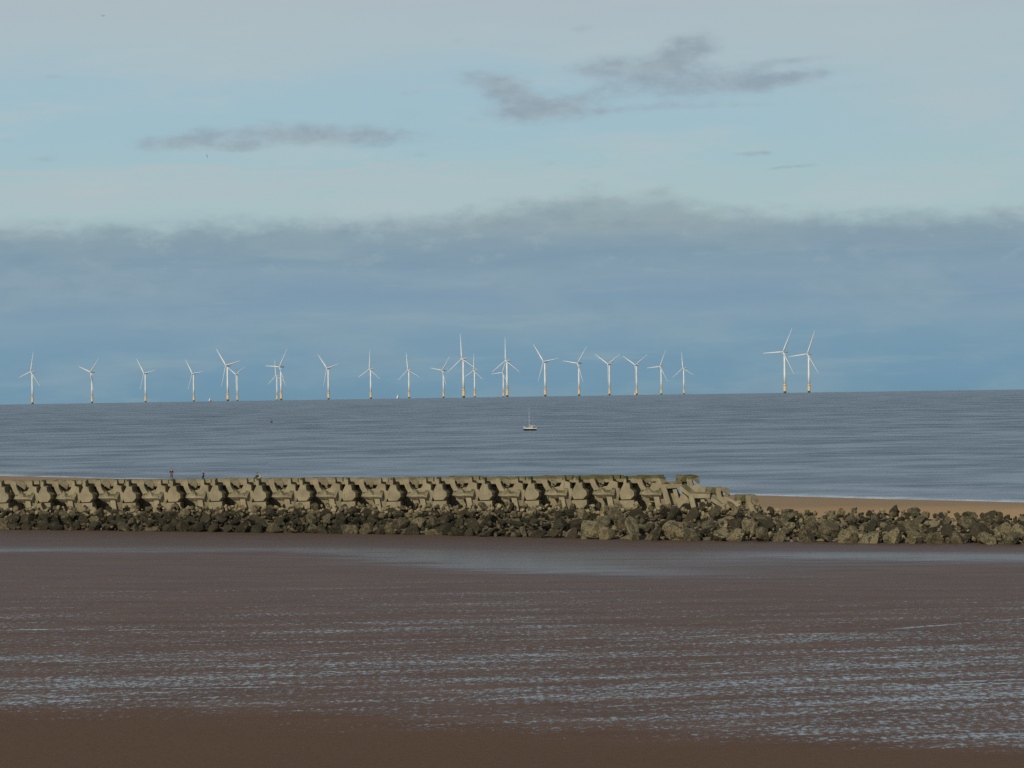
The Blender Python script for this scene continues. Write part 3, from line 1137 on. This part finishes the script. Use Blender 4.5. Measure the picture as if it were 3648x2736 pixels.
def person(loc, rz, J, top, legs, hair, label, scale=1.0):
    """J: joint positions in metres; x right, -y forward (the way the person faces), z up"""
    t = thing('person', loc, label, 'person', None, rz, scale)
    V = {k: Vector(v) for k, v in J.items()}
    pts = [('pel', None, V['pelvis'], (.14, .10)), ('chest', 'pel', V['chest'], (.155, .10)), ('neckb', 'chest', V['neck'], .06),
           ('head1', 'neckb', V['head'] - Vector((0, 0, .07)), .07), ('head2', 'head1', V['head'] + Vector((0, 0, .04)), .10),
           ('head3', 'head2', V['head'] + Vector((0, 0, .13)), .07), ('nose', 'head2', V['head'] + Vector((0, -.125, .0)), .018)]
    for s in ('l', 'r'):
        sg = -1 if s == 'l' else 1
        pts += [('ear' + s, 'head2', V['head'] + Vector((sg * .105, .01, .02)), .02),
                ('sh' + s, 'chest', V['shoulder_' + s], .058), ('el' + s, 'sh' + s, V['elbow_' + s], .043),
                ('wr' + s, 'el' + s, V['wrist_' + s], .028)]
        d = (V['wrist_' + s] - V['elbow_' + s]).normalized()
        side = d.cross(Vector((0, 1, 0)))
        side = side.normalized() if side.length > .1 else Vector((1, 0, 0))
        pm = V['wrist_' + s] + d * .085
        pts.append(('pm' + s, 'wr' + s, pm, (.036, .016)))
        for k, (off, ln) in enumerate(((-.03, .07), (-.011, .085), (.010, .08), (.03, .062))):
            pts.append((f'f{k}{s}', 'pm' + s, pm + side * off + d * ln + Vector((0, -.02, 0)), .009))
        pts.append(('th' + s, 'wr' + s, V['wrist_' + s] + d * .07 + side * .055 + Vector((0, -.02, 0)), .010))
        pts += [('hip' + s, 'pel', V['hip_' + s], .085), ('kn' + s, 'hip' + s, V['knee_' + s], .058), ('an' + s, 'kn' + s, V['ankle_' + s], .042),
                ('toe' + s, 'an' + s, V['ankle_' + s] + Vector((0, -.16, -.05)), .034)]
    skin_obj('body', *chain(pts), 'skin', t)
    jp = [('pel', None, V['pelvis'] + Vector((0, 0, .02)), (.165, .125)), ('chest', 'pel', V['chest'], (.18, .125)), ('neckb', 'chest', V['neck'] - Vector((0, 0, .03)), .075)]
    for s in ('l', 'r'):
        jp += [('sh' + s, 'chest', V['shoulder_' + s], .074), ('el' + s, 'sh' + s, V['elbow_' + s], .058), ('wr' + s, 'el' + s, V['wrist_' + s], .042)]
    skin_obj('jacket', *chain(jp), top, t)
    lp = [('pel', None, V['pelvis'], (.16, .12))]
    for s in ('l', 'r'):
        lp += [('hip' + s, 'pel', V['hip_' + s], .105), ('kn' + s, 'hip' + s, V['knee_' + s], .075), ('an' + s, 'kn' + s, V['ankle_' + s] + Vector((0, 0, .02)), .06)]
    skin_obj('trousers', *chain(lp), legs, t)
    for s in ('l', 'r'):
        a = V['ankle_' + s]
        skin_obj('shoe', [a + Vector((0, .03, -.04)), a + Vector((0, -.08, -.055)), a + Vector((0, -.2, -.065))], [(0, 1), (1, 2)], [.055, .05, .04], 'shoe', t, 1)
    h = MB()
    hc = V['head'] + Vector((0, .02, .045))
    rings = []
    for k in range(7):
        a = R(-25) + R(115) * k / 6
        rings.append([hc + Vector((.118 * math.cos(a) * math.cos(2 * PI * i / 14), .128 * math.cos(a) * math.sin(2 * PI * i / 14) + .012, .125 * math.sin(a)
                      + (.07 * math.cos(a) if math.sin(2 * PI * i / 14) < -.3 else 0))) for i in range(14)])
    h.loft(rings)
    h.obj('hair', hair, t, True)
    return t


STAND = dict(pelvis=(0, 0, .95), chest=(0, .0, 1.30), neck=(0, 0, 1.47), head=(0, -.02, 1.60),
             shoulder_l=(-.19, 0, 1.40), elbow_l=(-.26, .03, 1.12), wrist_l=(-.24, -.08, .88),
             shoulder_r=(.19, 0, 1.40), elbow_r=(.26, .03, 1.12), wrist_r=(.2, -.12, .9),
             hip_l=(-.10, 0, .90), knee_l=(-.12, -.03, .50), ankle_l=(-.13, .02, .09),
             hip_r=(.10, 0, .90), knee_r=(.12, -.03, .50), ankle_r=(.14, .03, .09))
WALK = dict(STAND, elbow_l=(-.33, .06, 1.16), wrist_l=(-.2, -.1, 1.0), elbow_r=(.34, .04, 1.18), wrist_r=(.24, -.16, 1.12),
            knee_l=(-.1, -.14, .52), ankle_l=(-.1, -.12, .1), knee_r=(.1, -.02, .5), ankle_r=(.1, .2, .13))
SIT = dict(pelvis=(0, 0, .16), chest=(0, -.10, .50), neck=(0, -.14, .67), head=(0, -.17, .80),
           shoulder_l=(-.18, -.12, .60), elbow_l=(-.26, -.25, .40), wrist_l=(-.14, -.42, .42),
           shoulder_r=(.18, -.12, .60), elbow_r=(.26, -.25, .40), wrist_r=(.14, -.42, .42),
           hip_l=(-.1, -.02, .15), knee_l=(-.14, -.42, .45), ankle_l=(-.14, -.60, .10),
           hip_r=(.1, -.02, .15), knee_r=(.14, -.42, .45), ankle_r=(.14, -.62, .10))
CROUCH = dict(pelvis=(0, .05, .36), chest=(0, -.16, .68), neck=(0, -.24, .83), head=(0, -.30, .96),
              shoulder_l=(-.18, -.2, .77), elbow_l=(-.24, -.38, .55), wrist_l=(-.12, -.55, .45),
              shoulder_r=(.18, -.2, .77), elbow_r=(.24, -.38, .55), wrist_r=(.12, -.55, .45),
              hip_l=(-.1, .03, .34), knee_l=(-.16, -.36, .50), ankle_l=(-.14, -.10, .09),
              hip_r=(.1, .03, .34), knee_r=(.16, -.36, .50), ankle_r=(.14, -.10, .09))


def head_at(px, py, top_z, Y):
    """stand a figure on the sand so that its crown shows at this pixel"""
    lo = 400
    best = None
    for k in range(400):
        Y = 352 + k * .5
        p = at(px, py, Y)
        g = ground(p.x, p.y)
        e = abs(p.z - (g + top_z))
        if best is None or e < best[0]:
            best = (e, p.x, p.y, g)
    return Vector(best[1:])


print('people at', head_at(611, 1668, 1.77, 0), head_at(724, 1676, 1.76, 0), head_at(913, 1684, 1.1, 0), head_at(931, 1687, .95, 0))
person(head_at(611, 1668, 1.77, 0), R(15), STAND, 'jacket', 'jeans', 'hair',
       'person standing in dark jacket and blue-grey trousers behind the concrete blocks')
person(head_at(724, 1676, 1.77, 0), R(-60), WALK, 'blue', 'black', 'fair',
       'person in bright blue top and dark trousers behind the concrete blocks')
person(head_at(911, 1684, 1.12, 0), R(75), CROUCH, 'green', 'green', 'hair',
       'person crouching in dark green clothes behind the concrete blocks')
person(head_at(931, 1688, .97, 0), R(-70), SIT, 'grey', 'grey', 'fair',
       'person sitting in pale clothes beside the crouching one in green')


# ------------------------------------------------------------ sky and light --
SUN_EL, SUN_AZ = R(29), R(205)                # azimuth clockwise from +Y: behind the camera, to the left
sd = Vector((math.sin(SUN_AZ) * math.cos(SUN_EL), math.cos(SUN_AZ) * math.cos(SUN_EL), math.sin(SUN_EL)))
sl = bpy.data.lights.new('sun', 'SUN')
sl.energy = 2.9
sl.angle = R(.6)
sl.color = (1.0, .90, .74)
so = bpy.data.objects.new('sun', sl)
COL.objects.link(so)
so.rotation_euler = (-sd).to_track_quat('-Z', 'Y').to_euler()
so.location = (0, 0, 60)

W = bpy.data.worlds.new('World')
S.world = W
W.use_nodes = True
g = G(W.node_tree)
sky = g.n('ShaderNodeTexSky', sky_type='NISHITA', sun_disc=False, sun_elevation=SUN_EL, sun_rotation=SUN_AZ)
sky.air_density, sky.dust_density, sky.ozone_density = 1.0, 1.2, 1.2
bg1 = g.n('ShaderNodeBackground')
g.put(bg1.inputs[0], sky.outputs[0])
bg1.inputs[1].default_value = .075
D3 = g.n('ShaderNodeTexCoord').outputs['Generated']
dx, dy, dz = g.sep(D3)
U = g.m('MULTIPLY', g.m('ARCTAN2', dx, dy), F)
V = g.m('MULTIPLY', g.m('ARCSINE', dz), F)
UV = g.comb(g.m('MULTIPLY', U, .001), g.m('MULTIPLY', V, .001), 0.0)


def uv(x, y):
    a, b = x - 1824, 1368 - y
    return a * math.cos(ROLL) + b * math.sin(ROLL), -a * math.sin(ROLL) + b * math.cos(ROLL) - 2.5


n1 = g.noise(g.vm('MULTIPLY', UV, (1.0, 3.0, 1.0)), 1.6, 5, .55)
n2 = g.noise(g.vm('MULTIPLY', g.vm('ADD', UV, (7.3, 2.1, 0.)), (1.0, 2.2, 1.0)), 4.5, 5, .6)
n3 = g.noise(g.vm('MULTIPLY', g.vm('ADD', UV, (3.1, 8.2, 0.)), (1.0, 7.0, 1.0)), 1.1, 5, .6)
n4 = g.noise(g.vm('MULTIPLY', g.vm('ADD', UV, (1.7, 5.2, 0.)), (1.0, 2.6, 1.0)), 9.0, 4, .6)
C = lambda r, gg, b: lin((r, gg, b))
Vn = g.m('MULTIPLY', g.m('ADD', V, g.m('MULTIPLY', g.m('SUBTRACT', n3, .5), 240.0)), 1 / 1500)
clear = g.ramp(Vn, [(.30, C(160, 184, 192)), (.42, C(167, 191, 195)), (.50, C(164, 191, 197)), (.60, C(158, 189, 201)), (.72, C(158, 188, 201)),
                    (.80, C(166, 188, 198)), (.90, C(171, 185, 194)), (1.0, C(167, 183, 193))])
# paler veil high on the left and right
veil = blob_sum(g, U, g.m('ADD', V, g.m('MULTIPLY', g.m('SUBTRACT', n3, .5), 300.0)), [
    (*uv(700, 130), 1100, 130, .0, .6), (*uv(3100, 170), 800, 200, -.1, .65), (*uv(250, 612), 1000, 18, 0, .8), (*uv(1300, 592), 600, 10, 0, .6), (*uv(300, 700), 800, 40, 0, .6), (*uv(1200, 660), 900, 40, 0, .5), (*uv(3500, 420), 500, 150, 0, .35)])
clear = g.mix(g.m('MULTIPLY', veil, 1.0, clamp=True), clear, C(174, 189, 194))
ci = g.noise(g.vm('MULTIPLY', g.vm('ADD', UV, (5.5, 3.4, 0.)), (1.0, 5.0, 1.0)), 1.3, 6, .62)
clear = g.mix(g.sm(ci, .46, .70, 0, .55), clear, C(177, 191, 196))
# scattered grey clouds
ud = g.m('ADD', U, g.m('MULTIPLY', g.m('SUBTRACT', n2, .5), 90.0))
vd = g.m('ADD', V, g.m('MULTIPLY', g.m('SUBTRACT', n2, .5), 30.0))
fl = g.noise(g.vm('MULTIPLY', g.vm('ADD', UV, (4.4, 1.3, 0.)), (1.0, 2.0, 1.0)), 6.5, 6, .62)      # fluff
fl2 = g.noise(g.vm('MULTIPLY', g.vm('ADD', UV, (2.4, 6.3, 0.)), (1.0, 2.3, 1.0)), 14.0, 5, .6)
CL = [(640, 515, 150, 26, .05, .95), (1180, 485, 290, 34, -.04, 1.0), (860, 525, 110, 18, 0, .75), (900, 480, 200, 24, 0, .55), (1480, 555, 60, 14, .05, .4),
      (1760, 300, 130, 36, -.18, .85), (1940, 395, 200, 40, .05, 1.05), (1840, 345, 90, 40, -.5, .8), (2080, 350, 110, 18, .2, .4),
      (2170, 245, 150, 34, .05, 1.0), (2450, 175, 100, 42, .25, 1.05), (2520, 290, 280, 48, .04, 1.0), (2380, 235, 150, 30, .3, .7),
      (2790, 290, 170, 20, .15, .75), (2840, 222, 140, 12, .1, .5), (2360, 382, 220, 13, .03, .6), (2650, 380, 140, 8, 0, .35), (3050, 320, 170, 14, .08, .25),
      (2680, 552, 58, 8, .0, .85), (2820, 598, 85, 6, .08, .8),
      (205, 288, 50, 12, 0, .35), (175, 575, 50, 12, 0, .4), (1440, 410, 70, 24, .1, .35), (1465, 335, 50, 10, .05, .35), (810, 332, 50, 14, 0, .28),
      (1955, 582, 45, 10, 0, .35), (2125, 590, 45, 9, 0, .4), (1620, 152, 50, 12, .2, .3), (2070, 108, 70, 16, .1, .35), (40, 515, 40, 14, 0, .25)]
puffs = blob_sum(g, ud, vd, [(*uv(x, y), a * 1.02, b * 1.14, r, k) for x, y, a, b, r, k in CL])
dens_p = g.m('ADD', g.m('MULTIPLY', puffs, .9), g.m('ADD', g.m('MULTIPLY', g.m('SUBTRACT', fl, .5), 1.15), g.m('MULTIPLY', g.m('SUBTRACT', fl2, .5), .6)))
gate = g.sm(puffs, .02, .40)
puffs = g.m('MULTIPLY', g.sm(dens_p, -.02, 1.15), gate)
pc = g.mix(g.sm(g.m('ADD', g.m('MULTIPLY', fl, .6), g.m('MULTIPLY', fl2, .4)), .35, .65), C(157, 171, 180), C(142, 158, 170))
col = g.mix(g.m('MULTIPLY', puffs, .84), clear, pc)
# the long bank above the horizon
b1 = blob_sum(g, U, V, [(300, 600, 420, 1e6, 0, 88.0), (560, 600, 80, 1e6, 0, 30.0)])
edge = g.m('ADD', g.m('ADD', 582.0, b1), g.m('ADD', g.m('MULTIPLY', g.m('SUBTRACT', n1, .5), 80.0), g.m('ADD', g.m('MULTIPLY', g.m('SUBTRACT', fl, .5), 130.0), g.m('MULTIPLY', g.m('SUBTRACT', fl2, .5), 40.0))))
dV = g.m('SUBTRACT', edge, V)
bank = g.sm(dV, -40.0, 62.0)
Vb = g.m('MULTIPLY', g.m('ADD', g.m('ADD', V, 60.0), g.m('MULTIPLY', g.m('SUBTRACT', n3, .5), 190.0)), 1 / 760)
bc = g.ramp(Vb, [(0.0, C(110, 146, 168)), (.12, C(113, 149, 172)), (.28, C(120, 153, 174)), (.38, C(129, 157, 175)), (.48, C(125, 153, 174)),
                 (.58, C(132, 157, 175)), (.66, C(126, 152, 171)), (.76, C(135, 158, 171)), (.86, C(148, 166, 173)), (1.0, C(152, 173, 178))])
top_f = g.m('MULTIPLY', g.sm(V, 300.0, 560.0), 1.0)
bc = g.mix(g.sm(n1, .42, .66, 0, .32), bc, C(148, 170, 177))
bc = g.mix(g.m('MULTIPLY', g.sm(fl, .5, .70, 0, .35), top_f), bc, C(131, 153, 165))
bc = g.mix(g.m('MULTIPLY', g.sm(fl, .47, .30, 0, .5), top_f), bc, C(156, 174, 179))
bc = g.mix(g.sm(g.m('ADD', g.m('MULTIPLY', n2, .6), g.m('MULTIPLY', n1, .4)), .5, .66, 0, .28), bc, C(114, 142, 164))
st = g.noise(g.vm('MULTIPLY', g.vm('ADD', UV, (9.1, 4.4, 0.)), (1.0, 9.0, 1.0)), 1.5, 5, .6)
bc = g.mix(g.sm(st, .52, .70, 0, .35), bc, C(145, 168, 177))
col = g.mix(bank, col, bc)
bg2 = g.n('ShaderNodeBackground')
g.put(bg2.inputs[0], col)
bg2.inputs[1].default_value = 1.0
mx = g.n('ShaderNodeMixShader')
g.put(mx.inputs[0], g.sm(V, 5200.0, 1700.0, .0, 1.0))
g.t.links.new(bg1.outputs[0], mx.inputs[1])
g.t.links.new(bg2.outputs[0], mx.inputs[2])
wo = g.n('ShaderNodeOutputWorld')
g.t.links.new(mx.outputs[0], wo.inputs[0])

S.view_settings.view_transform = 'Standard'
S.view_settings.look = 'None'
S.view_settings.exposure = 0
S.view_settings.gamma = 1
S.render.engine = 'CYCLES'
S.cycles.use_denoising = False
